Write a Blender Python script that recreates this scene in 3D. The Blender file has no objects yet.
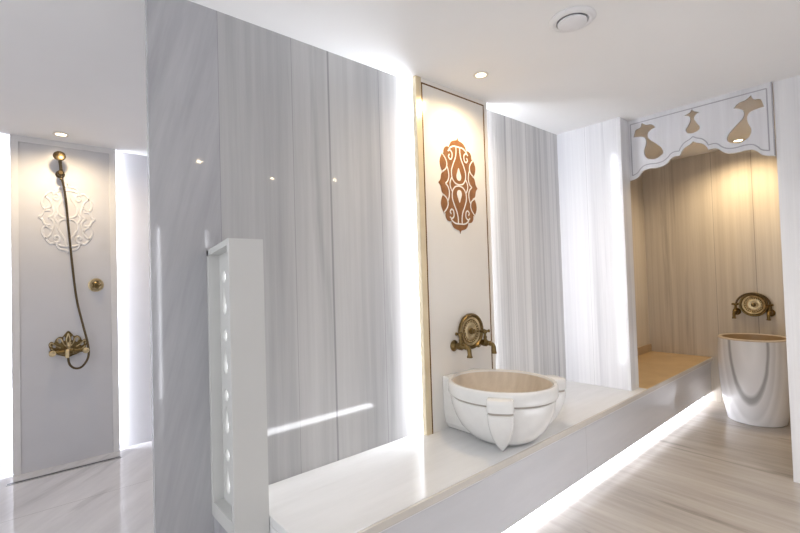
import bpy, bmesh, math, random
from mathutils import Vector, Matrix
random.seed(4)
scene = bpy.context.scene
COL = scene.collection
PI = math.pi

# ------------------------------------------------------------------ materials
def _nt(name):
    m = bpy.data.materials.new(name); m.use_nodes = True
    nt = m.node_tree; nt.nodes.clear()
    out = nt.nodes.new('ShaderNodeOutputMaterial')
    return m, nt, out

def N(nt, typ, **kw):
    n = nt.nodes.new(typ)
    for k, v in kw.items():
        if k in ('op',): n.operation = v
        else: setattr(n, k, v)
    return n

def math_(nt, op, a, b=None, c=None):
    n = nt.nodes.new('ShaderNodeMath'); n.operation = op
    for i, v in enumerate((a, b, c)):
        if v is None: continue
        if isinstance(v, (int, float)): n.inputs[i].default_value = v
        else: nt.links.new(v, n.inputs[i])
    return n.outputs[0]

def mixc(nt, fac, a, b):
    n = nt.nodes.new('ShaderNodeMix'); n.data_type = 'RGBA'
    for i, v in ((0, fac), (6, a), (7, b)):
        if isinstance(v, (int, float)): n.inputs[i].default_value = v
        elif isinstance(v, tuple): n.inputs[i].default_value = (*v, 1) if len(v) == 3 else v
        else: nt.links.new(v, n.inputs[i])
    return n.outputs[2]

def ramp(nt, src, stops):
    n = nt.nodes.new('ShaderNodeValToRGB')
    e = n.color_ramp.elements
    while len(e) < len(stops): e.new(0.5)
    for el, (p, v) in zip(e, stops):
        el.position = p; el.color = (v, v, v, 1) if not isinstance(v, tuple) else (*v, 1)
    nt.links.new(src, n.inputs[0])
    return n.outputs[0]

def noise(nt, vec, scale=1, detail=4, rough=.55, dist=0):
    n = nt.nodes.new('ShaderNodeTexNoise')
    n.inputs['Scale'].default_value = scale; n.inputs['Detail'].default_value = detail
    n.inputs['Roughness'].default_value = rough; n.inputs['Distortion'].default_value = dist
    nt.links.new(vec, n.inputs['Vector'])
    return n.outputs[0]

def mapping(nt, vec, sc=(1, 1, 1), rot=(0, 0, 0), loc=(0, 0, 0)):
    n = nt.nodes.new('ShaderNodeMapping')
    n.inputs['Scale'].default_value = sc; n.inputs['Rotation'].default_value = rot
    n.inputs['Location'].default_value = loc
    nt.links.new(vec, n.inputs['Vector']); return n.outputs[0]

def principled(nt, out, col, rough=.3, metal=0, spec=.5, coat=0):
    b = nt.nodes.new('ShaderNodeBsdfPrincipled')
    if isinstance(col, tuple): b.inputs['Base Color'].default_value = (*col, 1)
    else: nt.links.new(col, b.inputs['Base Color'])
    b.inputs['Roughness'].default_value = rough; b.inputs['Metallic'].default_value = metal
    b.inputs['Specular IOR Level'].default_value = spec
    b.inputs['Coat Weight'].default_value = coat; b.inputs['Coat Roughness'].default_value = .04
    nt.links.new(b.outputs[0], out.inputs[0]); return b

def marble(name, light, mid, dark, stretch=(7, 7, .22), rot=(0, 0, 0), rough=.045, seams=(), seam_dark=.55,
           vein=.5, contrast=(.36, .62), spec=.5, off=0, fine=.45):
    """streaky polished marble; seams = [(axis, position, width)]"""
    m, nt, out = _nt(name)
    tc = nt.nodes.new('ShaderNodeTexCoord').outputs['Object']
    r = mapping(nt, tc, rot=rot)
    v = mapping(nt, r, sc=stretch, loc=(off, off * .7, off * .3))
    wob = noise(nt, mapping(nt, r, sc=(.8, .8, .5)), 1, 2)
    # broad bands
    broad = noise(nt, v, .55, 3, .5, .15)
    finen = noise(nt, v, 3.2, 6, .65, .1)
    f = math_(nt, 'ADD', math_(nt, 'MULTIPLY', broad, 1 - fine), math_(nt, 'MULTIPLY', finen, fine))
    f = ramp(nt, f, [(contrast[0], 0.), (contrast[1], 1.)])
    col = mixc(nt, f, mid, light)
    # sparse dark veins
    vn = noise(nt, mapping(nt, v, sc=(.9, .9, 1.6), loc=(3, 1, 7)), 1.3, 5, .6, .25)
    vf = ramp(nt, vn, [(.60, 0.), (.70, 1.)])
    col = mixc(nt, math_(nt, 'MULTIPLY', vf, vein), col, dark)
    if seams:
        sx = nt.nodes.new('ShaderNodeSeparateXYZ'); nt.links.new(tc, sx.inputs[0])
        for ax, pos, w in seams:
            d = math_(nt, 'ABSOLUTE', math_(nt, 'SUBTRACT', sx.outputs[ax], pos))
            s = math_(nt, 'LESS_THAN', d, w)
            col = mixc(nt, math_(nt, 'MULTIPLY', s, seam_dark), col, tuple(c * .45 for c in dark))
    principled(nt, out, col, rough, 0, spec)
    return m

def plain(name, col, rough=.4, metal=0, var=.06, scale=8, spec=.5, coat=0, bump=0):
    m, nt, out = _nt(name)
    tc = nt.nodes.new('ShaderNodeTexCoord').outputs['Object']
    n = noise(nt, tc, scale, 4)
    f = ramp(nt, n, [(.3, 0.), (.7, 1.)])
    c = mixc(nt, f, tuple(x * (1 - var) for x in col), tuple(min(1, x * (1 + var)) for x in col))
    b = principled(nt, out, c, rough, metal, spec, coat)
    if bump:
        bn = nt.nodes.new('ShaderNodeBump'); bn.inputs['Strength'].default_value = bump
        bn.inputs['Distance'].default_value = .004
        nt.links.new(noise(nt, tc, scale * 6, 3), bn.inputs['Height'])
        nt.links.new(bn.outputs[0], b.inputs['Normal'])
    return m

def emit(name, col, strength):
    m, nt, out = _nt(name)
    e = nt.nodes.new('ShaderNodeEmission')
    e.inputs[0].default_value = (*col, 1); e.inputs[1].default_value = strength
    nt.links.new(e.outputs[0], out.inputs[0]); return m

M = {}
M['wall_grey'] = marble('grey striped marble', (.56, .56, .56), (.37, .37, .38), (.22, .22, .24), stretch=(4.2, 4.2, .13),
                        seams=[(0, 1.040, .0012), (0, 1.593, .0015), (0, 1.253, .006)], seam_dark=.45, vein=.4, off=2)
M['wall_diag'] = marble('grey diagonal marble', (.52, .52, .54), (.33, .33, .355), (.17, .17, .20), stretch=(4.5, 4.5, .4),
                        rot=(0, -.24, 0), seams=[(0, .683, .0015)], vein=.85, off=5, contrast=(.33, .66))
M['wall_stripe'] = marble('light striped marble', (.72, .715, .71), (.47, .47, .48), (.26, .26, .28), stretch=(15, 15, .12),
                          seams=[(0, 3.107, .0015)], vein=.75, off=9, contrast=(.38, .58))
M['wall_wing'] = marble('white striped marble', (.80, .80, .82), (.64, .64, .67), (.48, .48, .51), stretch=(9, 9, .12), rough=.11,
                        vein=.45, off=13, seams=[(1, 1.72, .001)])
M['wall_niche'] = marble('beige striped marble', (.70, .645, .57), (.52, .465, .40), (.33, .29, .25), stretch=(8, 8, .14),
                         seams=[(1, .965, .003), (1, 1.30, .002)], vein=.55, off=17, rough=.16)
M['shower_wall'] = plain('white shower marble', (.74, .74, .78), .25, var=.03, scale=2)
M['white_stone'] = plain('white engineered stone', (.80, .80, .81), .16, var=.02, scale=3)
M['panel_stone'] = plain('cream polished stone', (.80, .775, .735), .13, var=.02, scale=3)
M['shower_stone'] = plain('white satin stone', (.62, .615, .635), .25, var=.02, scale=3)
M['relief'] = plain('white relief stone', (.70, .695, .71), .3, var=.02, scale=3)
M['border_stone'] = plain('pale border stone', (.74, .73, .73), .2, var=.03, scale=6)
M['bench_stone'] = marble('bench top marble', (.76, .765, .775), (.68, .685, .69), (.57, .57, .575), stretch=(.8, 5, 5), vein=.2, rough=.10, off=21)
M['bench_front'] = marble('bench front marble', (.66, .665, .695), (.60, .605, .635), (.50, .50, .53), stretch=(.6, 4, 4), vein=.15, rough=.07, off=23,
                          seams=[(0, 2.75, .0012)])
M['bench_edge'] = plain('beige slab edge', (.62, .585, .54), .15, var=.05, scale=5)
M['niche_seat'] = plain('seat stone tinted by lamp light', (.60, .43, .235), .2, var=.07, scale=5)  # warm niche lamp light put into the seat's golden colour
M['floor'] = marble('streaked beige floor marble', (.525, .49, .455), (.32, .293, .27), (.10, .09, .085), stretch=(5.5, .45, 5.5),
                    rot=(0, 0, .05), vein=.6, rough=.2, off=31, contrast=(.33, .65), seams=[(1, -.6, .002)])
M['shower_floor'] = marble('white shower floor marble', (.74, .74, .765), (.58, .58, .61), (.40, .40, .43), stretch=(4, .6, 4),
                           rot=(0, 0, .75), vein=.5, rough=.07, off=37, seams=[(1, 3.62, .002)])
M['valance'] = marble('white valance marble', (.70, .70, .73), (.58, .58, .61), (.47, .47, .50), stretch=(6, 6, .3), vein=.3, rough=.2, off=41)
M['engrave'] = plain('grey engraved line', (.34, .34, .37), .5)
M['ceiling'] = plain('matt white paint', (.87, .868, .87), .75, var=.01, scale=2, spec=.2)
M['lamp_far'] = emit('bright lamp lens', (1.0, .80, .52), 160)
M['white_plastic'] = plain('white plastic', (.80, .80, .82), .35, var=.01)
M['white_metal'] = plain('white lamp ring', (.82, .78, .72), .3, var=.01)
M['brass'] = plain('antique brass', (.20, .14, .06), .30, 1, var=.30, scale=60, bump=.3)
M['bright_brass'] = plain('worn bright brass', (.66, .54, .33), .38, 1, var=.25, scale=45, bump=.3)
M['dark_brass'] = plain('dark bronze hose', (.12, .088, .05), .35, 1, var=.25, scale=90)
M['inlay'] = plain('brown inlay line', (.22, .115, .035), .25, .4, var=.1)
M['ornament'] = plain('copper brown inlay', (.30, .135, .05), .3, .2, var=.15, scale=30)
M['gold_edge'] = plain('gold metal edge', (.84, .74, .54), .25, .5, var=.08)
M['border_gold'] = plain('pale gold border', (.78, .66, .46), .22, .35, var=.05)
M['drain'] = plain('dark drain steel', (.10, .10, .11), .35, .6)
M['steel'] = plain('brushed steel', (.55, .55, .56), .3, .9)
M['basin'] = marble('white sink marble', (.80, .795, .78), (.72, .71, .70), (.62, .61, .60), stretch=(3, 3, 3), vein=.15, rough=.18, off=43)
M['basin_in'] = marble('beige basin marble', (.68, .60, .50), (.54, .46, .37), (.42, .34, .26), stretch=(4, 9, 2), vein=.3, rough=.35, off=47)
M['groove'] = plain('grey brown groove', (.36, .325, .285), .5)
M['partition'] = plain('pale grey green stone', (.60, .60, .59), .08, var=.02, scale=3)
M['led'] = emit('cool white led', (.90, .93, 1.0), 48)
M['led_soft'] = emit('cool white led toe', (.93, .94, 1.0), 13)
M['led_far'] = emit('cool white led far', (.95, .96, 1.0), 16)
M['backlit'] = emit('added glow sheet', (.98, .99, 1.0), 1.7)  # emission for the added sheet behind the screen cutouts
M['lamp_warm'] = emit('warm lamp lens', (1.0, .80, .50), 14)
M['lamp_cool'] = emit('warm white lamp lens', (1.0, .86, .64), 10)
M['niche_trim'] = plain('brown beige skirting stone', (.42, .31, .19), .3, var=.06)

def drum_mat():
    m, nt, out = _nt('ringed grey marble')
    tc = nt.nodes.new('ShaderNodeTexCoord').outputs['Object']
    s = nt.nodes.new('ShaderNodeSeparateXYZ'); nt.links.new(tc, s.inputs[0])
    # tangential axis of the drum, rings hang from its rim
    t = math_(nt, 'ADD', math_(nt, 'MULTIPLY', s.outputs[0], -.18), math_(nt, 'MULTIPLY', s.outputs[1], .983))
    wob = math_(nt, 'MULTIPLY', math_(nt, 'SUBTRACT', noise(nt, tc, 3.5, 3), .5), .12)
    a = math_(nt, 'DIVIDE', math_(nt, 'SUBTRACT', t, .035), .135)
    b = math_(nt, 'DIVIDE', math_(nt, 'SUBTRACT', .72, s.outputs[2]), .50)
    d = math_(nt, 'SQRT', math_(nt, 'ADD', math_(nt, 'MULTIPLY', a, a), math_(nt, 'MULTIPLY', b, b)))
    d = math_(nt, 'ADD', d, wob)
    ring = ramp(nt, math_(nt, 'DIVIDE', d, 2.2), [(0, .66), (.16, .70), (.30, .64), (.40, .62), (.435, .30), (.465, .34),
                                                   (.50, .64), (.60, .58), (.64, .70), (.72, .62), (.80, .74), (.95, .68)])
    col = nt.nodes.new('ShaderNodeMix'); col.data_type = 'RGBA'; col.blend_type = 'MULTIPLY'; col.inputs[0].default_value = 1
    nt.links.new(ring, col.inputs[6]); col.inputs[7].default_value = (1.2, 1.21, 1.26, 1)
    principled(nt, out, col.outputs[2], .25); return m
M['drum'] = drum_mat()

# ------------------------------------------------------------------ geometry helpers
def tag(o, label=None, cat=None, group=None, kind=None):
    if label: o['label'] = label
    if cat: o['category'] = cat
    if group: o['group'] = group
    if kind: o['kind'] = kind
    return o

def thing(name, label, cat, loc=(0, 0, 0), rz=0, group=None):
    o = bpy.data.objects.new(name, None); o.empty_display_size = .05; COL.objects.link(o)
    o.location = loc; o.rotation_euler = (0, 0, rz)
    return tag(o, label, cat, group)

def obj(name, bm, mats, parent=None, smooth=False, bevel=0, origin=None):
    if bevel:
        bmesh.ops.bevel(bm, geom=[e for e in bm.edges], offset=bevel, segments=2, affect='EDGES', profile=.6)
    bmesh.ops.recalc_face_normals(bm, faces=bm.faces)
    me = bpy.data.meshes.new(name); bm.to_mesh(me); bm.free()
    if not isinstance(mats, (list, tuple)): mats = [mats]
    for m in mats: me.materials.append(m)
    if smooth:
        for p in me.polygons: p.use_smooth = True
        try: me.set_sharp_from_angle(angle=math.radians(smooth if smooth is not True else 38))
        except Exception: pass
    o = bpy.data.objects.new(name, me); COL.objects.link(o)
    if parent: o.parent = parent
    return o

def box(bm, x0, x1, y0, y1, z0, z1, mi=0):
    vs = [bm.verts.new((x, y, z)) for z in (z0, z1) for y in (y0, y1) for x in (x0, x1)]
    for f in ((0, 1, 3, 2), (4, 6, 7, 5), (0, 4, 5, 1), (2, 3, 7, 6), (0, 2, 6, 4), (1, 5, 7, 3)):
        bm.faces.new([vs[i] for i in f]).material_index = mi
    return bm

def boxes(*bs):
    bm = bmesh.new()
    for b in bs: box(bm, *b)
    return bm

def frame_of(axis):
    a = Vector(axis).normalized()
    u = a.orthogonal().normalized() if abs(a.z) > .9 else a.cross(Vector((0, 0, 1))).normalized()
    return a, u, a.cross(u)

def lathe(bm, prof, base=(0, 0, 0), axis=(0, 0, 1), n=32, a0=0, closed=True):
    """prof = [(r, h)] along axis from base"""
    a, u, w = frame_of(axis); base = Vector(base); rings = []
    for r, h in prof:
        if r < 1e-6: rings.append([bm.verts.new(base + a * h)])
        else: rings.append([bm.verts.new(base + a * h + (u * math.cos(2 * PI * i / n + a0) + w * math.sin(2 * PI * i / n + a0)) * r) for i in range(n)])
    for p, q in zip(rings, rings[1:]):
        for i in range(n):
            j = (i + 1) % n
            if len(p) == 1 and len(q) == 1: continue
            if len(p) == 1: bm.faces.new((p[0], q[i], q[j]))
            elif len(q) == 1: bm.faces.new((p[i], p[j], q[0]))
            else: bm.faces.new((p[i], p[j], q[j], q[i]))
    if closed:
        for r in (rings[0], rings[-1]):
            if len(r) > 1: bm.faces.new(r)
    return bm

def catmull(pts, n=6, closed=False):
    P = [Vector(p) for p in pts]; out = []
    L = len(P)
    rng = range(L if closed else L - 1)
    for i in rng:
        if closed: p0, p1, p2, p3 = P[i - 1], P[i], P[(i + 1) % L], P[(i + 2) % L]
        else: p0, p1, p2, p3 = P[max(i - 1, 0)], P[i], P[i + 1], P[min(i + 2, L - 1)]
        for k in range(n):
            t = k / n
            out.append(.5 * ((2 * p1) + (p2 - p0) * t + (2 * p0 - 5 * p1 + 4 * p2 - p3) * t * t + (3 * p1 - p0 - 3 * p2 + p3) * t ** 3))
    if not closed: out.append(P[-1])
    return out

def tube(bm, pts, r, n=10, closed=False):
    pts = [Vector(p) for p in pts]; L = len(pts); rings = []
    rr = r if isinstance(r, (list, tuple)) else [r] * L
    prev = None
    for i, p in enumerate(pts):
        t = (pts[(i + 1) % L] - pts[i - 1]) if closed else (pts[min(i + 1, L - 1)] - pts[max(i - 1, 0)])
        t.normalize()
        if prev is None: u = t.orthogonal().normalized()
        else: u = (prev - t * prev.dot(t)).normalized()
        prev = u; w = t.cross(u)
        rings.append([bm.verts.new(p + (u * math.cos(2 * PI * k / n) + w * math.sin(2 * PI * k / n)) * rr[i]) for k in range(n)])
    pairs = list(zip(rings, rings[1:])) + ([(rings[-1], rings[0])] if closed else [])
    for a, b in pairs:
        for k in range(n):
            j = (k + 1) % n; bm.faces.new((a[k], a[j], b[j], b[k]))
    if not closed: bm.faces.new(rings[0]); bm.faces.new(rings[-1])
    return bm

def cut_sheet(loops, depth, place):
    """flat sheet with holes: loops = list of 2-D outlines (outer and holes), thickness depth (centred), place(u, v, w) -> xyz"""
    cu = bpy.data.curves.new('outline', 'CURVE'); cu.dimensions = '2D'; cu.fill_mode = 'BOTH'; cu.extrude = depth / 2
    for lp in loops:
        s = cu.splines.new('POLY'); s.points.add(len(lp) - 1)
        for p, q in zip(s.points, lp): p.co = (q[0], q[1], 0, 1)
        s.use_cyclic_u = True
    o = bpy.data.objects.new('outline', cu); COL.objects.link(o)
    dg = bpy.context.evaluated_depsgraph_get(); dg.update()
    me = bpy.data.meshes.new_from_object(o.evaluated_get(dg))
    bm = bmesh.new(); bm.from_mesh(me)
    bmesh.ops.remove_doubles(bm, verts=bm.verts, dist=1e-5)
    for v in bm.verts: v.co = place(*v.co)
    bpy.data.objects.remove(o); bpy.data.curves.remove(cu); bpy.data.meshes.remove(me)
    return bm

def ribbon(bm, pts, w, place, depth=.001, closed=False):
    """flat band following 2-D points, raised by depth"""
    P = [Vector(p[:2]) for p in pts]; L = len(P); rows = []
    for i, p in enumerate(P):
        t = (P[(i + 1) % L] - P[i - 1]) if closed else (P[min(i + 1, L - 1)] - P[max(i - 1, 0)])
        t.normalize(); nrm = Vector((-t.y, t.x)) * (w / 2)
        a, b = p + nrm, p - nrm
        c, d = p + nrm * .55, p - nrm * .55
        rows.append([bm.verts.new(place(*a, 0)), bm.verts.new(place(*c, depth)), bm.verts.new(place(*d, depth)), bm.verts.new(place(*b, 0))])
    pr = list(zip(rows, rows[1:])) + ([(rows[-1], rows[0])] if closed else [])
    for a, b in pr:
        for k in range(3): bm.faces.new((a[k], a[k + 1], b[k + 1], b[k]))
    return bm

def struct(name, bm, m, label=None, **k):
    o = obj(name, bm, m, **k); tag(o, label, None, None, 'structure'); return o

# ------------------------------------------------------------------ dimensions (metres)
ZC, HB = 2.611, .461
YA, YP, YBF = 1.969, 1.889, 1.373
XC, XV, XN, YC, YD = 3.598, 3.778, 5.511, 1.431, .525
YSW, YSP = 4.498, 4.431
XW, XF = 3.745, 3.757          # back of the wing wall, front of the valance

# ------------------------------------------------------------------ the room
struct('floor', boxes((-1.8, XN + .1, -2.2, 2.0, -.05, 0)), M['floor'], 'beige grey streaked marble floor of the main room')
struct('floor_shower', boxes((-1.8, 1.4, 2.0, YSW + .05, -.05, 0)), M['shower_floor'], 'white marble floor of the shower area')
bm = bmesh.new()
a = [bm.verts.new(p) for p in ((-1.8, -2.2, ZC), (XN + .1, -2.2, ZC), (XN + .1, 2.0, ZC), (-1.8, 2.0, ZC))]
b = [bm.verts.new(p) for p in ((-1.8, YSW + .05, 2.5755), (XN + .1, YSW + .05, 2.5755))]
bm.faces.new(a); bm.faces.new((a[3], a[2], b[1], b[0]))
r = bmesh.ops.extrude_face_region(bm, geom=list(bm.faces))
for v in [g for g in r['geom'] if isinstance(g, bmesh.types.BMVert)]: v.co.z += .06
struct('ceiling', bm, M['ceiling'], 'smooth white painted ceiling')

bm = bmesh.new()
box(bm, .404, .683, YA, YA + .03, 0, ZC, 1); box(bm, .683, 1.76, YA, YA + .03, 0, ZC, 0)
box(bm, 1.76, 2.45, YA, YA + .03, 0, ZC, 0); box(bm, 2.45, XC + .02, YA, YA + .03, 0, ZC, 2)
struct('wall_back', bm, [M['wall_grey'], M['wall_diag'], M['wall_stripe']], 'polished grey marble slab wall behind the bench')
struct('wall_wing', boxes((XC, XW, YC, YA, HB, ZC)), M['wall_wing'], 'white striped marble wing wall beside the niche')
struct('wall_niche_left', boxes((XW, XN, YA, YA + .03, 0, ZC)), M['wall_niche'], 'beige marble inner side wall of the niche')
struct('wall_niche_back', boxes((XN, XN + .06, -2.2, YA + .03, 0, ZC)), M['wall_niche'], 'beige striped marble back wall of the niche')
struct('wall_niche_right', boxes((XV + .1, XN, -.30, -.24, 0, ZC)), M['wall_niche'], 'beige marble inner right wall of the niche')
struct('wall_right', boxes((XV, XV + .1, -2.2, YD, 0, ZC)), M['wall_wing'], 'white marble pier wall at the right edge')
struct('wall_shower_back', boxes((-1.8, 1.4, YSW, YSW + .05, 0, 2.60)), M['shower_wall'], 'white back wall of the shower')
struct('wall_shower_left', boxes((-1.8, -1.75, 2.4, YSW, 0, 2.61)), M['shower_wall'], 'white left wall of the shower')
struct('wall_shower_right', boxes((1.35, 1.4, YA + .03, YSW, 0, 2.61)), M['shower_wall'], 'white right wall of the shower')
struct('wall_opposite', boxes((-1.8, XV, -2.2, -2.15, 0, ZC)), M['wall_wing'], 'white marble wall behind the camera')
struct('trim_niche', boxes((XW, XN, YA - .02, YA, HB + .001, HB + .085)), M['niche_trim'], 'brown stone skirting in the niche')

# ------------------------------------------------------------------ bench
bench = thing('marble_bench', 'long built-in white marble bench with a glowing toe recess', 'bench', (0, 0, 0))
bm2 = bmesh.new()
box(bm2, .759, XW, YBF, YA - .002, HB - .038, HB)
obj('seat_slab', bm2, M['bench_stone'], bench, bevel=.004)
obj('slab_edge', boxes((.759, XN - .002, YBF - .012, YBF - .0005, HB - .036, HB - .002)), M['bench_edge'], bench, bevel=.003)
tag(obj('niche_seat', boxes((XW + .001, XN - .002, YBF, YA - .002, HB - .038, HB)), M['niche_seat'], bench, bevel=.003), 'seat slab inside the niche, coloured golden for the warm lamp light')
obj('front_panel', boxes((.78, XN - .002, YBF + .012, YBF + .035, .094, HB - .038)), M['bench_front'], bench)
obj('front_bead', boxes((.759, XN - .002, YBF - .001, YBF + .012, HB - .048, HB - .038)), M['white_stone'], bench)
obj('end_panel', boxes((.759, .78, YBF + .012, YA - .002, 0, HB - .038)), M['white_stone'], bench)
obj('toe_board', boxes((.78, XN - .002, 1.475, 1.50, 0, .094)), M['white_stone'], bench)
tag(obj('led_strip', boxes((.78, XN - .01, 1.452, 1.474, .025, .068)), M['led_soft'], bench), 'glowing white strip along the bench foot')

# ------------------------------------------------------------------ ornament drawing (shared)
def mirror4(pts):
    return [[(sx * u, sv * v) for u, v in pts] for sx in (1, -1) for sv in (1, -1)]
SIL = []
q = (catmull([(0, 1.0), (.04, .94), (.14, .925)], 4)[:-1] + catmull([(.14, .925), (.30, .89), (.40, .82), (.44, .745)], 5)
     + catmull([(.50, .765), (.62, .745), (.70, .68), (.71, .60)], 5) + catmull([(.78, .61), (.90, .47), (.90, .36), (.82, .25)], 5)
     + catmull([(.70, .235), (.84, .19), (.90, .07), (1.0, .0)], 5))
q = [(p[0], p[1]) if not isinstance(p, tuple) else p for p in q]
SIL = [(x, y) for x, y in q[:-1]] + [(x, -y) for x, y in q[::-1]] + [(-x, -y) for x, y in q[1:-1]] + [(-x, y) for x, y in q[::-1]][:-1]
STROKES = []
def S(pts, four=True, closed=False):
    for a in (mirror4(pts) if four else [pts]): STROKES.append((catmull([(x, y, 0) for x, y in a], 6, closed), closed))
S([(0, .80), (.22, .795), (.36, .76), (.46, .71)])                                  # under the cap
S([(.10, .80), (.10, .68), (.15, .56), (.27, .42), (.36, .28), (.34, .14), (.20, .04), (0, .012)])   # drop outline
S([(.52, .665), (.42, .70), (.31, .65), (.32, .55), (.41, .51), (.49, .56), (.44, .61)])             # curl
S([(.80, .60), (.64, .50), (.58, .40), (.64, .30), (.80, .235)])                    # outer leaf
S([(.59, .36), (.53, .28), (.50, .16), (.56, .06), (.68, 0)])
S([(.36, .14), (.43, .07), (.46, 0)])
def eye(sv):                                                                         # hollow eye of the drop
    return [(0, sv * .36), (.07, sv * .27), (.12, sv * .19), (.09, sv * .12), (0, sv * .095), (-.09, sv * .12), (-.12, sv * .19), (-.07, sv * .27)]

def ornament(parent, cx, y, cz, hw, hh, relief):
    pl = lambda u, v, w: Vector((u, y - w, v))
    sc = lambda pts: [(cx + u * hw, cz + v * hh) for u, v in pts]
    if not relief:
        bm = cut_sheet([sc(SIL)], .004, lambda u, v, w: Vector((u, y - .0015 - w, v)))
        o = obj('ornament', bm, M['ornament'], parent)
        tag(o, 'copper brown arabesque medallion')
        bm = bmesh.new()
        for st, cl in STROKES: ribbon(bm, sc([(p[0], p[1]) for p in st]), .0095, lambda u, v, w: Vector((u, y - .0040 - w, v)), .0012, cl)
        for sv in (1, -1):
            e = cut_sheet([sc([(p[0], p[1]) for p in catmull([(a, b, 0) for a, b in eye(sv)], 4, True)])], .002, lambda u, v, w: Vector((u, y - .0042 - w, v)))
            me = bpy.data.meshes.new('t'); e.to_mesh(me); e.free(); bm.from_mesh(me); bpy.data.meshes.remove(me)
        obj('ornament_gap', bm, M['panel_stone'], o)
    else:
        bm = bmesh.new()
        for st, cl in STROKES: ribbon(bm, sc([(p[0], p[1]) for p in st]), .017, pl, .0055, cl)
        for a, b in (((0), (1)),):
            for seg in (catmull([(.0, 1.0, 0), (.06, .92, 0), (.30, .88, 0), (.43, .76, 0)], 6),
                        catmull([(.47, .71, 0), (.62, .73, 0), (.76, .64, 0), (.80, .56, 0)], 6),
                        catmull([(.80, .60, 0), (.91, .44, 0), (.88, .30, 0), (.80, .235, 0)], 6),
                        catmull([(.62, .2, 0), (.82, .19, 0), (.90, .07, 0), (1.02, 0, 0)], 6)):
                for m4 in mirror4([(p[0], p[1]) for p in seg]): ribbon(bm, sc(m4), .017, pl, .0055)
        o = obj('ornament', bm, M['relief'], parent, smooth=50)
        tag(o, 'white raised arabesque relief')
    return o

# ------------------------------------------------------------------ decorative panel behind the sink
X0, X1 = 1.821, 2.503
pan = thing('decorative_panel', 'tall cream stone panel with brown medallion and gold inlay line above the sink', 'wall panel', (0, 0, 0))
obj('board', boxes((X0, X1, YP, YP + .03, HB, ZC)), M['panel_stone'], pan)
obj('backing', boxes((X0 + .06, X1 - .06, YP + .03, YA, HB, ZC)), M['white_stone'], pan)
bm = boxes((1.862, 1.870, YP - .003, YP, HB, 2.582), (2.458, 2.466, YP - .003, YP, HB, 2.582), (1.862, 2.466, YP - .003, YP, 2.574, 2.582))
tag(obj('inlay_frame', bm, M['inlay'], pan), 'brown metal inlay line')
bm = boxes((X0 - .004, X0, YP - .001, YP + .031, HB, ZC))
tag(obj('edge_strip', bm, M['gold_edge'], pan), 'gold edge strip')
tag(obj('border', boxes((X0, 1.862, YP - .0015, YP, HB, ZC)), M['border_gold'], pan), 'pale gold toned edge border')
ornament(pan, 2.177, YP, 1.985, .190, .315, False)
for x0, x1 in ((X0 + .040, X0 + .058), (X1 - .058, X1 - .040)):
    obj('led_strip', boxes((x0, x1, YP + .034, YA - .004, HB + .002, ZC - .002)), M['led'], pan)

# ------------------------------------------------------------------ brass fixtures, built facing -Y
def tap_meshes(side):
    d = {}
    bm = lathe(bmesh.new(), [(.0, 0), (.034, 0), (.036, .004), (.029, .010), (.018, .016), (.014, .02), (0, .02)], axis=(0, -1, 0), n=24)
    d['flange'] = bm
    bm = lathe(bmesh.new(), [(0, .012), (.012, .012), (.012, .03), (.020, .034), (.023, .05), (.023, .068), (.017, .074), (.0145, .095), (.018, .10), (.010, .108), (0, .108)],
               axis=(0, -1, 0), n=20)
    lathe(bm, [(0, 0), (.013, .0), (.011, .02), (.013, .03), (.007, .034), (0, .034)], base=(0, -.058, .010), n=16)
    d['body'] = bm
    p = catmull([(0, -.090, 0), (0, -.112, -.004), (0, -.124, -.018), (0, -.127, -.040), (0, -.127, -.062)], 5)
    r = [.0135] * len(p); r[-1] = .0185; r[-2] = .0185; r[-3] = .017; r[-4] = .015
    d['spout'] = tube(bmesh.new(), p, r, 14)
    bm = lathe(bmesh.new(), [(0, .04), (.010, .04), (.008, .058), (.015, .064), (.018, .074), (.013, .084), (0, .088)], base=(0, -.058, 0), n=16)
    for k in range(4):
        an = k * PI / 2 + PI / 4
        dx, dy = math.cos(an), math.sin(an)
        lathe(bm, [(0, 0), (.007, .004), (.006, .016), (.0105, .024), (.0105, .031), (0, .036)], base=(0, -.058, .074), axis=(dx, dy, .12), n=10)
    d['handle'] = bm
    return d

def plate(name, label, loc, rz, group):
    t = thing(name, label, 'wall plate', loc, rz, group)
    bm = lathe(bmesh.new(), [(0, .0), (.112, .0), (.116, .004), (.116, .020), (.111, .027), (.104, .026), (.098, .016), (.092, .013), (0, .012)], axis=(0, -1, 0), n=64)
    obj('rim', bm, M['brass'], t, smooth=30)
    bm = lathe(bmesh.new(), [(0, .012), (.094, .0125), (.090, .018), (.082, .016), (.076, .012), (.060, .012), (.050, .017), (.040, .018), (.030, .014), (0, .014)], axis=(0, -1, 0), n=64)
    for k in range(24):                                     # embossed petals
        an = 2 * PI * k / 24
        c = Vector((math.cos(an), 0, math.sin(an)))
        lathe(bm, [(0, -.004), (.006, 0), (.005, .004), (0, .006)], base=c * .066 + Vector((0, -.012, 0)), axis=(0, -1, 0), n=8)
    obj('dish', bm, M['bright_brass'], t, smooth=30)
    bm = lathe(bmesh.new(), [(0, .012), (.020, .013), (.020, .020), (.012, .024), (.011, .032), (.016, .038), (.010, .044), (0, .046)], axis=(0, -1, 0), n=24)
    obj('boss', bm, M['brass'], t, smooth=30)
    return t

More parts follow.
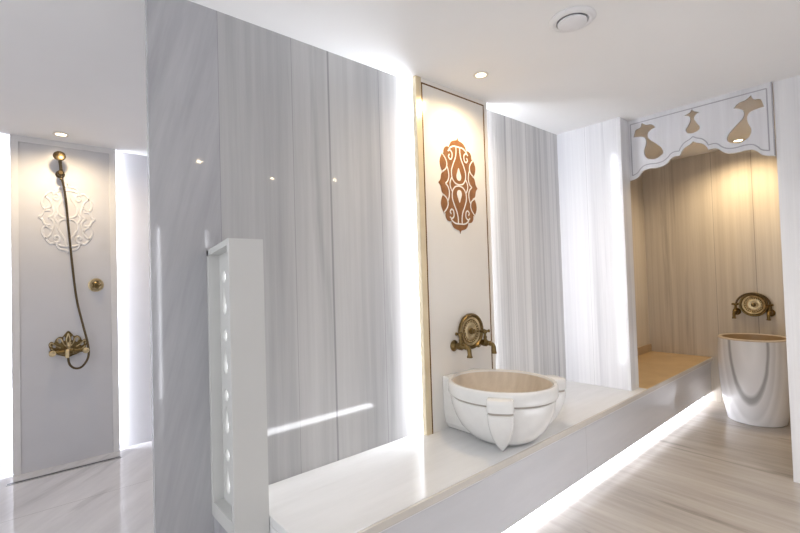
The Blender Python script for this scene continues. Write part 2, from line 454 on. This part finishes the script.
TAP = None
def tap(loc, rz, label, group):
    global TAP
    if TAP is None:
        t = thing('brass_tap', label, 'tap', loc, rz, group)
        for k, bm in tap_meshes(1).items(): obj(k, bm, M['brass'], t, smooth=32)
        TAP = t; return t
    r = TAP.copy(); COL.objects.link(r); r.location = loc; r.rotation_euler = (0, 0, rz); tag(r, label, 'tap', group)
    for ch in TAP.children:
        c = ch.copy(); COL.objects.link(c); c.parent = r
    return r
g = 'antique brass taps'
plate('ornamental_plate', 'round embossed brass plate on the cream panel above the half-round sink', (2.232, YP - .004, 1.035), 0, 'round brass wall plates')
tap((2.080, YP, .958), 0, 'antique brass tap left of the plate on the cream panel', g)
tap((2.322, YP, .952), 0, 'antique brass tap right of the plate on the cream panel', g)
pn = plate('ornamental_plate', 'round embossed brass plate on the niche wall above the drum basin', (XN - .002, .997, 1.020), -PI / 2, 'round brass wall plates')
tap((XN, 1.135, .950), -PI / 2, 'antique brass tap left of the plate on the niche wall', g)
tap((XN, .868, .945), -PI / 2, 'antique brass tap right of the plate on the niche wall', g)
arc = [(.138 * math.cos(a), -.036, .130 * math.sin(a) - .015) for a in [PI * k / 24 for k in range(25)]]
tag(obj('pipe', tube(bmesh.new(), [(.138, -.036, -.055)] + arc + [(-.138, -.036, -.055)], .009, 12), M['dark_brass'], pn, smooth=True), 'dark curved pipe arching over the plate')

# ------------------------------------------------------------------ half-round marble sink
sx, sy, sz = 2.118, 1.566, HB
sink = thing('marble_sink', 'half-round carved white marble sink with bracket lugs standing on the bench', 'sink', (sx, sy, sz))
ASP = 1.11                                              # a little deeper than wide
def oval(bm):
    for v_ in bm.verts: v_.co.y *= ASP
    return bm
prof = [(0, .001), (.12, .001), (.15, .006), (.185, .03), (.225, .075), (.253, .13), (.270, .185), (.277, .232), (.277, .240)]
def rad(z):
    for (r0, z0), (r1, z1) in zip(prof[2:], prof[3:]):
        if z <= z1: return r0 + (r1 - r0) * max(0, (z - z0)) / (z1 - z0)
    return .277
obj('bowl', oval(lathe(bmesh.new(), prof + [(.266, .244), (.266, .250), (.286, .254), (.290, .262), (.290, .314), (.285, .323), (.282, .326), (.272, .326), (.268, .323), (.266, .318)]
    + [(.254, .26), (.211, .18), (.15, .12), (.08, .09), (0, .082)], n=96)), M['basin'], sink, smooth=35)
tag(obj('groove_line', oval(lathe(bmesh.new(), [(.262, .240), (.2725, .240), (.2725, .2535), (.262, .2535), (.262, .240)], n=96, closed=False)), M['groove'], sink, smooth=35), 'grey brown groove line')
tag(obj('basin_lining', oval(lathe(bmesh.new(), [(.2685, .3245), (.264, .31), (.251, .26), (.208, .185), (.147, .125), (.08, .096), (0, .088)], n=96, closed=False)), M['basin_in'], sink, smooth=60), 'beige marble basin interior')
bm = bmesh.new(); rows = []
ywall = YP - sy - .002
for z, hw in ((.001, .100), (.012, .118), (.04, .134), (.09, .145), (.15, .150), (.24, .152), (.320, .152), (.326, .148)):
    rr = (rad(z) if z < .245 else .284) - .004
    am = math.asin(min(.98, hw / rr))
    row = [(-hw, ywall), (hw, ywall)] + [(rr * math.sin(a), ASP * rr * math.cos(a)) for a in [am - 2 * am * k / 14 for k in range(15)]]
    rows.append([bm.verts.new((x, y, z)) for x, y in row])
for a, b in zip(rows, rows[1:]):
    for k in range(len(a)):
        j = (k + 1) % len(a); bm.faces.new((a[k], a[j], b[j], b[k]))
bm.faces.new(rows[0]); bm.faces.new(rows[-1])
obj('back_block', bm, M['basin'], sink)
def lug(an, ext):
    bm = bmesh.new(); rows = []
    d = Vector((math.cos(an), math.sin(an), 0)); t = Vector((-d.y, d.x, 0))
    lv = [(.301, .062, .340), (.298, .066, .347), (.292, .069, .352), (.272, .070, .354), (.236, .069, .353), (.232, .064, .345), (.222, .064, .345), (.218, .068, .351),
          (.18, .066, .346), (.13, .058, .330), (.08, .045, .302), (.04, .030, .268), (.014, .016, .240), (.002, .006, .226)]
    for z, hw, ro in lv:
        ro += ext; ri = min(.286, rad(z) + .002); row = []
        for k in range(13):
            a = -PI / 2 + PI * k / 12
            s = math.sin(a); c = math.cos(a)
            s = math.copysign(abs(s) ** .55, s); c = abs(c) ** .55
            row.append(bm.verts.new(d * (ro - .045 + .045 * c) + t * hw * s + Vector((0, 0, z))))
        row = [bm.verts.new(d * ri - t * hw * .9 + Vector((0, 0, z)))] + row + [bm.verts.new(d * ri + t * hw * .9 + Vector((0, 0, z)))]
        rows.append(row)
    for a, b in zip(rows, rows[1:]):
        for k in range(len(a)):
            j = (k + 1) % len(a); bm.faces.new((a[k], a[j], b[j], b[k]))
    bm.faces.new(rows[0]); bm.faces.new(rows[-1])
    for f in bm.faces:
        z = f.calc_center_median().z
        if .2215 < z < .2325: f.material_index = 1
    return bm
for an, ext in ((math.radians(-145), .0), (math.radians(-20), .075)):
    o = obj('lug', lug(an, ext), [M['basin'], M['groove']], sink, smooth=40)

# ------------------------------------------------------------------ drum basin
dr = thing('drum_basin', 'tall barrel-shaped grey ringed marble basin standing on the floor in the niche', 'basin', (5.08, .938, 0))
obj('drum_body', lathe(bmesh.new(), [(0, 0), (.205, 0), (.213, .006), (.228, .08), (.248, .2), (.263, .35), (.270, .50), (.269, .62), (.262, .735), (.259, .742)]
    + [(.232, .742), (.228, .70), (.21, .5), (.12, .42), (0, .40)], n=96), M['drum'], dr, smooth=40)
tag(obj('rim', lathe(bmesh.new(), [(.232, .742), (.261, .742), (.263, .748), (.258, .756), (.236, .756), (.231, .748), (.232, .742)], n=96, closed=False), M['basin_in'], dr, smooth=50), 'golden beige marble rim')
tag(obj('basin_lining', lathe(bmesh.new(), [(.2305, .750), (.2265, .70), (.208, .51), (.12, .43), (0, .41)], n=96, closed=False), M['niche_trim'], dr, smooth=60), 'beige inner surface')

# ------------------------------------------------------------------ valance over the niche
yc, hwid = .986, .4570
val = thing('niche_valance', 'white marble scalloped valance with vase-shaped cutouts over the niche opening', 'valance', (0, 0, 0))
half = (catmull([(0, 2.334, 0), (.022, 2.318, 0), (.055, 2.302, 0), (.08, 2.275, 0), (.092, 2.248, 0)], 5)
        + catmull([(.092, 2.248, 0), (.125, 2.250, 0), (.150, 2.240, 0), (.172, 2.216, 0), (.205, 2.196, 0), (.25, 2.190, 0), (.30, 2.195, 0), (.34, 2.190, 0), (.367, 2.170, 0),
                   (.388, 2.144, 0), (.42, 2.130, 0), (hwid, 2.122, 0)], 5)[1:])
half = [(p[0], p[1]) for p in half]
outer = [(yc - s, z) for s, z in half[::-1]] + [(yc + s, z) for s, z in half[1:]] + [(yc + hwid, ZC), (yc - hwid, ZC)]
L = [(1.328, 2.568), (1.312, 2.540), (1.246, 2.515), (1.262, 2.497), (1.287, 2.474), (1.284, 2.431), (1.245, 2.385), (1.205, 2.335), (1.200, 2.287), (1.252, 2.258), (1.305, 2.282),
     (1.322, 2.335), (1.305, 2.400), (1.318, 2.452), (1.385, 2.478), (1.374, 2.522), (1.340, 2.535)]
def vase(P):
    k1 = 3 if len(P) == 18 else 2
    f = lambda a: [(p[0], p[1]) for p in catmull([(x, y, 0) for x, y in a], 4)]
    return f(P[0:k1 + 1])[:-1] + f(P[k1:-2])[:-1] + f(P[-3:] + [P[0]])[:-1]
L = [(1.285 + (y - 1.285) * 1.10, z) for y, z in L]
L[2] = (1.232, 2.506); L[14] = (1.398, 2.468); L[1] = (1.300, 2.545); L.insert(2, (1.262, 2.538))
Rv = [(2 * yc - y, z - .008) for y, z in L]
Mv = [(.984, 2.574), (.974, 2.552), (.945, 2.536), (.966, 2.522), (.974, 2.495), (.962, 2.460), (.950, 2.432), (.955, 2.405), (.985, 2.392), (1.014, 2.405), (1.019, 2.432), (1.006, 2.460),
      (.994, 2.495), (1.000, 2.524), (1.024, 2.538), (.995, 2.552), (.990, 2.560)]
Mv = [(yc + (y - .984) * 1.28, z) for y, z in Mv]
bm = cut_sheet([outer, vase(L), vase(Rv), vase(Mv)], .022, lambda u, v, q: Vector((XF + .011 + q, u, v)))
obj('board', bm, M['valance'], val)
inset = .028
bot = [(s, z + .034) for s, z in half if s < hwid - inset]
path = [(yc - hwid + inset, ZC - .035)] + [(yc - hwid + inset, bot[-1][1])] + [(yc - s, z) for s, z in bot[::-1]] + [(yc + s, z) for s, z in bot[1:]] + [(yc + hwid - inset, bot[-1][1]), (yc + hwid - inset, ZC - .035)]
bm = bmesh.new()
ribbon(bm, path, .008, lambda u, v, q: Vector((XF - .0004 - q, u, v)), .0008)
ribbon(bm, [(yc - hwid + inset, ZC - .035), (yc + hwid - inset, ZC - .035)], .008, lambda u, v, q: Vector((XF - .0004 - q, u, v)), .0008)
ribbon(bm, [(yc - hwid + .002, ZC), (yc - hwid + .002, 2.125)], .008, lambda u, v, q: Vector((XF - .0004 - q, u, v)), .0008)
tag(obj('engraved_line', bm, M['engrave'], val), 'thin grey engraved outline')

# ------------------------------------------------------------------ low screen partition at the bench end
par = thing('screen_partition', 'low pale stone screen with a row of round and drop-shaped cutouts at the bench end', 'partition', (0, 0, 0))
px0, px1, pyf, pzb = .6175, .757, 1.709, HB
bm = boxes((px0, px1, pyf, pyf + .022, 0, 1.571))
obj('end_board', bm, M['partition'], par, bevel=.0015)
bm = bmesh.new()
box(bm, px0, px1, YA - .02, YA - .001, .42, 1.539)
# sloping top rail
vs = [bm.verts.new(p) for p in ((px0, pyf + .022, 1.569), (px1, pyf + .022, 1.569), (px1, YA - .001, 1.539), (px0, YA - .001, 1.539),
                                (px0, pyf + .022, 1.545), (px1, pyf + .022, 1.545), (px1, YA - .001, 1.515), (px0, YA - .001, 1.515))]
for f in ((0, 1, 2, 3), (4, 7, 6, 5), (0, 4, 5, 1), (2, 6, 7, 3), (0, 3, 7, 4), (1, 5, 6, 2)): bm.faces.new([vs[i] for i in f])
box(bm, px0, px1, pyf + .022, YA - .02, .42, HB + .018)
obj('frame', bm, M['partition'], par)
tag(obj('base_panel', boxes((px0 + .006, px1, pyf + .022, YA - .001, 0, .42)), M['wall_diag'], par), 'grey marble base')
obj('added_glow_sheet', boxes((.684, .688, pyf + .022, YA - .02, HB + .018, 1.528)), M['backlit'], par)  # added glowing sheet, makes the cutouts read bright; not a real fitting
lo, hi = HB + .018, 1.53
loops = [[(pyf + .022, lo), (YA - .02, lo), (YA - .02, hi), (pyf + .022, hi)]]
circ = lambda cy, cz, ry, rz_, n=20: [(cy + ry * math.cos(2 * PI * k / n), cz + rz_ * math.sin(2 * PI * k / n)) for k in range(n)]
for k in range(4):
    zc = 1.425 - .25 * k
    for cy in (1.898, 1.782):
        loops.append(circ(cy, zc, .024, .026))
        loops.append([(p[0], p[1]) for p in catmull([(cy, zc - .045, 0), (cy + .008, zc - .07, 0), (cy + .022, zc - .12, 0), (cy + .018, zc - .15, 0), (cy, zc - .162, 0), (cy - .018, zc - .15, 0), (cy - .022, zc - .12, 0), (cy - .008, zc - .07, 0)], 3, True)])
    loops.append([(1.84, zc + .02), (1.854, zc - .02), (1.84, zc - .06), (1.826, zc - .02)])
    loops.append([(1.84, zc - .12), (1.850, zc - .15), (1.84, zc - .18), (1.830, zc - .15)])
bm = cut_sheet(loops, .014, lambda u, v, q: Vector((.670 + q, u, v)))
tag(obj('pierced_panel', bm, M['partition'], par), 'thin pierced stone panel')

# ------------------------------------------------------------------ shower panel and its fittings
S0, S1, SZ = -.030, .6525, 2.579
sp = thing('backlit_wall_panel', 'tall white backlit wall panel with raised arabesque relief in the shower', 'wall panel', (0, 0, 0))
bm = boxes((S0 + .020, S1 - .020, YSP + .012, YSP + .0299, 0, SZ - .02))
obj('board', bm, M['shower_stone'], sp)
bm = boxes((S0, S0 + .047, YSP, YSP + .0118, 0, SZ), (S1 - .047, S1, YSP, YSP + .0118, 0, SZ), (S0 + .047, S1 - .047, YSP, YSP + .0118, SZ - .047, SZ), (S0, S0 + .0198, YSP + .0118, YSP + .03, 0, SZ), (S1 - .0198, S1, YSP + .0118, YSP + .03, 0, SZ))
obj('frame', bm, M['border_stone'], sp)
obj('backing', boxes((S0 + .06, S1 - .06, YSP + .03, YSW, 0, SZ - .03)), M['white_stone'], sp)
for x0, x1 in ((S0 + .040, S0 + .058), (S1 - .058, S1 - .040)):
    obj('led_strip', boxes((x0, x1, YSP + .034, YSW - .004, .002, SZ - .012)), M['led'], sp)
YF = YSP + .012
ornament(sp, .318, YF, 1.958, .178, .282, True)

sh = thing('hand_shower', 'bronze hand shower with long curved hose hanging on the white shower panel', 'shower', (.272, YF, 2.31))
bm = lathe(bmesh.new(), [(0, 0), (.030, 0), (.031, .006), (.018, .014), (.014, .05), (.022, .055), (.022, .078), (.014, .084), (0, .084)], axis=(0, -1, 0), n=24)
obj('holder', bm, M['dark_brass'], sh, smooth=35)
bm = tube(bmesh.new(), [(0.006, -.066, -.045), (.004, -.066, 0), (0, -.072, .06), (-.006, -.085, .105)], [.010, .012, .011, .013], 14)
obj('handle', bm, M['dark_brass'], sh, smooth=True)
bm = lathe(bmesh.new(), [(0, 0), (.014, .0), (.030, .02), (.040, .034), (.041, .046), (.035, .05), (0, .05)], base=(-.004, -.075, .112), axis=(-.12, -.85, .25), n=28)
obj('shower_head', bm, M['dark_brass'], sh, smooth=35)
wpt = [(.268, 4.372, 2.262), (.284, 4.372, 2.24), (.303, 4.38, 2.096), (.320, 4.385, 1.857), (.343, 4.385, 1.537), (.366, 4.38, 1.296), (.403, 4.37, 1.093), (.434, 4.36, .928),
       (.433, 4.355, .832), (.393, 4.35, .765), (.347, 4.35, .757), (.312, 4.352, .794), (.302, 4.352, .860)]
pts = [Vector(p) - Vector((.272, YF, 2.31)) for p in wpt]
obj('hose', tube(bmesh.new(), catmull(pts, 8), .0085, 10), M['dark_brass'], sh, smooth=True)

mx = thing('shower_mixer', 'ornate openwork brass mixer tap low on the white shower panel', 'mixer tap', (.312, YF, .920))
bp = [(-.118, .0), (-.125, .035), (-.108, .055), (-.090, .045), (-.080, .070), (-.058, .088), (-.038, .085), (-.024, .105), (0, .130), (.024, .105), (.038, .085), (.058, .088),
      (.080, .070), (.090, .045), (.108, .055), (.125, .035), (.118, 0), (.10, -.035), (.075, -.050), (.05, -.062), (.022, -.072), (0, -.082), (-.022, -.072), (-.05, -.062), (-.075, -.050), (-.10, -.035)]
bp = [(p[0], p[1]) for p in catmull([(x, z, 0) for x, z in bp], 3, True)]
hl = [bp]
for s in (1, -1):
    hl += [circ(s * .088, .018, .012, .014, 12), circ(s * .055, .055, .012, .018, 12), circ(s * .026, .070, .007, .018, 12), circ(s * .050, -.038, .014, .010, 12)]
obj('backplate', cut_sheet(hl, .008, lambda u, v, q: Vector((u, -.005 - q, v))), M['brass'], mx)
bm = bmesh.new()
for s in (1, -1):
    for a in ([(0, -.01), (.03, .03), (.045, .07), (.065, .075), (.07, .055), (.058, .048)], [(.05, 0), (.08, .02), (.105, .045), (.118, .03), (.108, .018)],
              [(0, .02), (.012, .06), (.0, .11)], [(.02, -.05), (.06, -.045), (.09, -.02), (.11, .0)]):
        tube(bm, catmull([(s * x, -.012, z) for x, z in a], 5), .0042, 8)
obj('scrollwork', bm, M['bright_brass'], mx, smooth=True)
bm = lathe(bmesh.new(), [(0, -.125), (.014, -.125), (.020, -.118), (.020, -.095), (.014, -.088), (.015, -.03), (.022, -.022), (.024, 0), (.022, .022), (.015, .03), (.014, .088), (.020, .095), (.020, .118), (.014, .125), (0, .125)],
           base=(0, -.055, -.030), axis=(1, 0, 0), n=20)
for s in (1, -1): lathe(bm, [(.013, 0), (.013, .05)], base=(s * .07, -.004, -.030), axis=(0, -1, 0), n=14)
obj('mixer_body', bm, M['brass'], mx, smooth=35)
for s in (1, -1):
    bm = lathe(bmesh.new(), [(0, 0), (.010, 0), (.010, .012), (.022, .018), (.024, .028), (.018, .034), (0, .036)], base=(s * .106, -.073, -.030), axis=(0, -1, 0), n=8)
    obj('handle', bm, M['bright_brass'], mx, smooth=20)
bm = tube(bmesh.new(), catmull([(-.012, -.075, -.022), (-.014, -.10, -.015), (-.016, -.118, -.03), (-.016, -.12, -.07)], 6), .013, 12)
lathe(bm, [(0, 0), (.010, 0), (.011, .02), (.018, .03), (.014, .045), (.018, .055), (.0, .06)], base=(0, -.055, -.012), n=16)
obj('spout', bm, M['bright_brass'], mx, smooth=True)

vk = thing('shower_valve', 'small round brass valve rosette right of the hose on the shower panel', 'valve', (.501, YF, 1.412))
obj('rosette', lathe(bmesh.new(), [(0, 0), (.053, 0), (.056, .004), (.054, .012), (.045, .014), (.040, .010), (.034, .010), (0, .010)], axis=(0, -1, 0), n=36), M['bright_brass'], vk, smooth=30)
bm = lathe(bmesh.new(), [(0, .008), (.020, .010), (.026, .02), (.026, .034), (.018, .040), (0, .042)], axis=(0, -1, 0), n=10)
for k in range(5):
    an = 2 * PI * k / 5
    lathe(bm, [(0, 0), (.008, .004), (.010, .010), (0, .016)], base=(.020 * math.cos(an), -.026, .020 * math.sin(an)), axis=(math.cos(an), 0, math.sin(an)), n=8)
obj('knob', bm, M['brass'], vk, smooth=30)

dn = thing('shower_drain', 'long narrow dark slot drain in the floor along the shower panel', 'drain', (.285, 4.27, 0))
obj('channel', boxes((-.345, .345, -.014, .014, .0005, .003)), M['drain'], dn)
obj('frame', boxes((-.352, .352, .014, .020, .0005, .005), (-.352, .352, -.020, -.014, .0005, .005), (-.352, -.345, -.014, .014, .0005, .005), (.345, .352, -.014, .014, .0005, .005)), M['steel'], dn)

# ------------------------------------------------------------------ ceiling fittings
def downlight(label, x, y, z, lens, r=.036):
    t = thing('downlight', label, 'ceiling light', (x, y, z), 0, 'recessed downlights')
    obj('ring', lathe(bmesh.new(), [(r * .80, -.001), (r * 1.22, -.001), (r * 1.30, -.004), (r * 1.22, -.008), (r * .86, -.006), (r * .80, -.001)], n=40, closed=False), M['white_metal'], t, smooth=40)
    obj('lens', lathe(bmesh.new(), [(0, -.0025), (r * .8, -.0025), (r * .8, -.0015), (0, -.0015)], n=32), lens, t)
    return t
downlight('small round warm downlight in the ceiling in front of the cream panel', 2.128, 1.640, ZC, M['lamp_warm'])
downlight('small round warm downlight in the shower ceiling above the hand shower', .268, 4.222, 2.5800, M['lamp_warm'], .042)
downlight('small round warm downlight inside the niche ceiling, seen through the right vase cutout', 5.22, 1.000, ZC, M['lamp_warm'], .042)
for i, (x, y) in enumerate(((1.38, -.607), (2.274, -.906), (2.944, -.593))):
    downlight(('small round downlight behind the viewer, nearest the shower end', 'small round downlight behind the viewer, middle one', 'small round downlight behind the viewer, nearest the niche')[i], x, y, ZC, M['lamp_far'], .034)

v = thing('ceiling_vent', 'round white disc ceiling vent near the top of the picture', 'ceiling vent', (2.016, 1.001, ZC))
obj('vent_ring', lathe(bmesh.new(), [(.066, 0), (.104, 0), (.106, -.004), (.100, -.010), (.080, -.016), (.074, -.014), (.070, -.004), (.066, 0)], n=64, closed=False), M['white_plastic'], v, smooth=40)
obj('vent_throat', lathe(bmesh.new(), [(0, -.0005), (.070, -.0005), (.070, -.002), (0, -.002)], n=48), M['engrave'], v)
obj('vent_disc', lathe(bmesh.new(), [(0, -.012), (.060, -.012), (.066, -.016), (.066, -.022), (.058, -.027), (0, -.028)], n=64), M['white_plastic'], v, smooth=40)

# platform on the other side of the room (its glowing foot shows as a reflection in the marble)
pf = thing('marble_platform', 'white marble platform across the room whose glowing foot line is mirrored in the wall', 'platform', (2.36, -.45, 0))
obj('top_slab', boxes((-.75, .75, -.66, .66, .42, .46)), M['bench_stone'], pf, bevel=.004)
obj('base', boxes((-.70, .70, -.60, .60, 0, .42)), M['bench_front'], pf)
obj('led_strip', boxes((-.70, .70, .601, .612, .03, .075)), M['led_far'], pf)

mp = thing('backlit_panel', 'tall wall panel with glowing side strips across the room, mirrored faintly in the marble', 'wall panel', (1.62, -2.12, 0))
obj('board', boxes((-.27, .27, -.025, -.002, 0, 2.1)), M['white_stone'], mp)
for x in (-.292, .272): obj('led_strip', boxes((x, x + .02, -.025, -.005, 0, 2.1)), M['led_soft'], mp)

# ------------------------------------------------------------------ lamps
def spot(x, y, z, power, col, angle=100, blend=.6, r=.03, tgt=None):
    l = bpy.data.lights.new('downlight_beam', 'SPOT'); l.energy = power; l.color = col; l.spot_size = math.radians(angle); l.spot_blend = blend; l.shadow_soft_size = r
    o = bpy.data.objects.new('downlight_beam', l); COL.objects.link(o); o.location = (x, y, z)
    return o
spot(2.128, 1.600, ZC - .025, 34, (1, .76, .46), 165, .9)
spot(.268, 4.08, 2.555, 36, (1, .78, .50), 165, .9)
spot(5.12, 1.0, ZC - .03, 60, (1, .76, .46), 155, 1)
for x, y in ((1.38, -.607), (2.274, -.906), (2.944, -.593)): spot(x, y, ZC - .03, 34, (1, .95, .89), 130, 1)
def area(x, y, z, sx, sy, power, col, rot=(0, 0, 0)):
    l = bpy.data.lights.new('strip_light', 'AREA'); l.shape = 'RECTANGLE'; l.size = sx; l.size_y = sy; l.energy = power; l.color = col
    o = bpy.data.objects.new('strip_light', l); COL.objects.link(o); o.location = (x, y, z); o.rotation_euler = rot
    return o

w = bpy.data.worlds.new('world'); scene.world = w; w.use_nodes = True
bg = w.node_tree.nodes['Background']; bg.inputs[0].default_value = (.94, .965, 1, 1); bg.inputs[1].default_value = 1.9

# ------------------------------------------------------------------ camera
yaw, pitch, roll, f = .853215, .024257, -.030632, 440.02
cy, sy_ = math.cos(yaw), math.sin(yaw); cp, s_p = math.cos(pitch), math.sin(pitch)
fw0 = Vector((cy, sy_, 0)); rt0 = Vector((sy_, -cy, 0)); up0 = Vector((0, 0, 1))
fw = fw0 * cp + up0 * s_p; up = -fw0 * s_p + up0 * cp
c, s = math.cos(roll), math.sin(roll)
rt = rt0 * c + up * s; up2 = up * c - rt0 * s
cam = bpy.data.cameras.new('camera'); co = bpy.data.objects.new('camera', cam); COL.objects.link(co)
Mx = Matrix((rt, up2, -fw)).transposed().to_4x4(); Mx.translation = Vector((0, 0, 1.4)); co.matrix_world = Mx
cam.sensor_width = 36; cam.lens = 36 * f / 800; cam.clip_start = .02
scene.camera = co

scene.view_settings.view_transform = 'Standard'
scene.view_settings.look = 'None'
scene.cycles.use_denoising = True
scene.cycles.max_bounces = 10
scene.cycles.diffuse_bounces = 6
scene.cycles.sample_clamp_indirect = 6
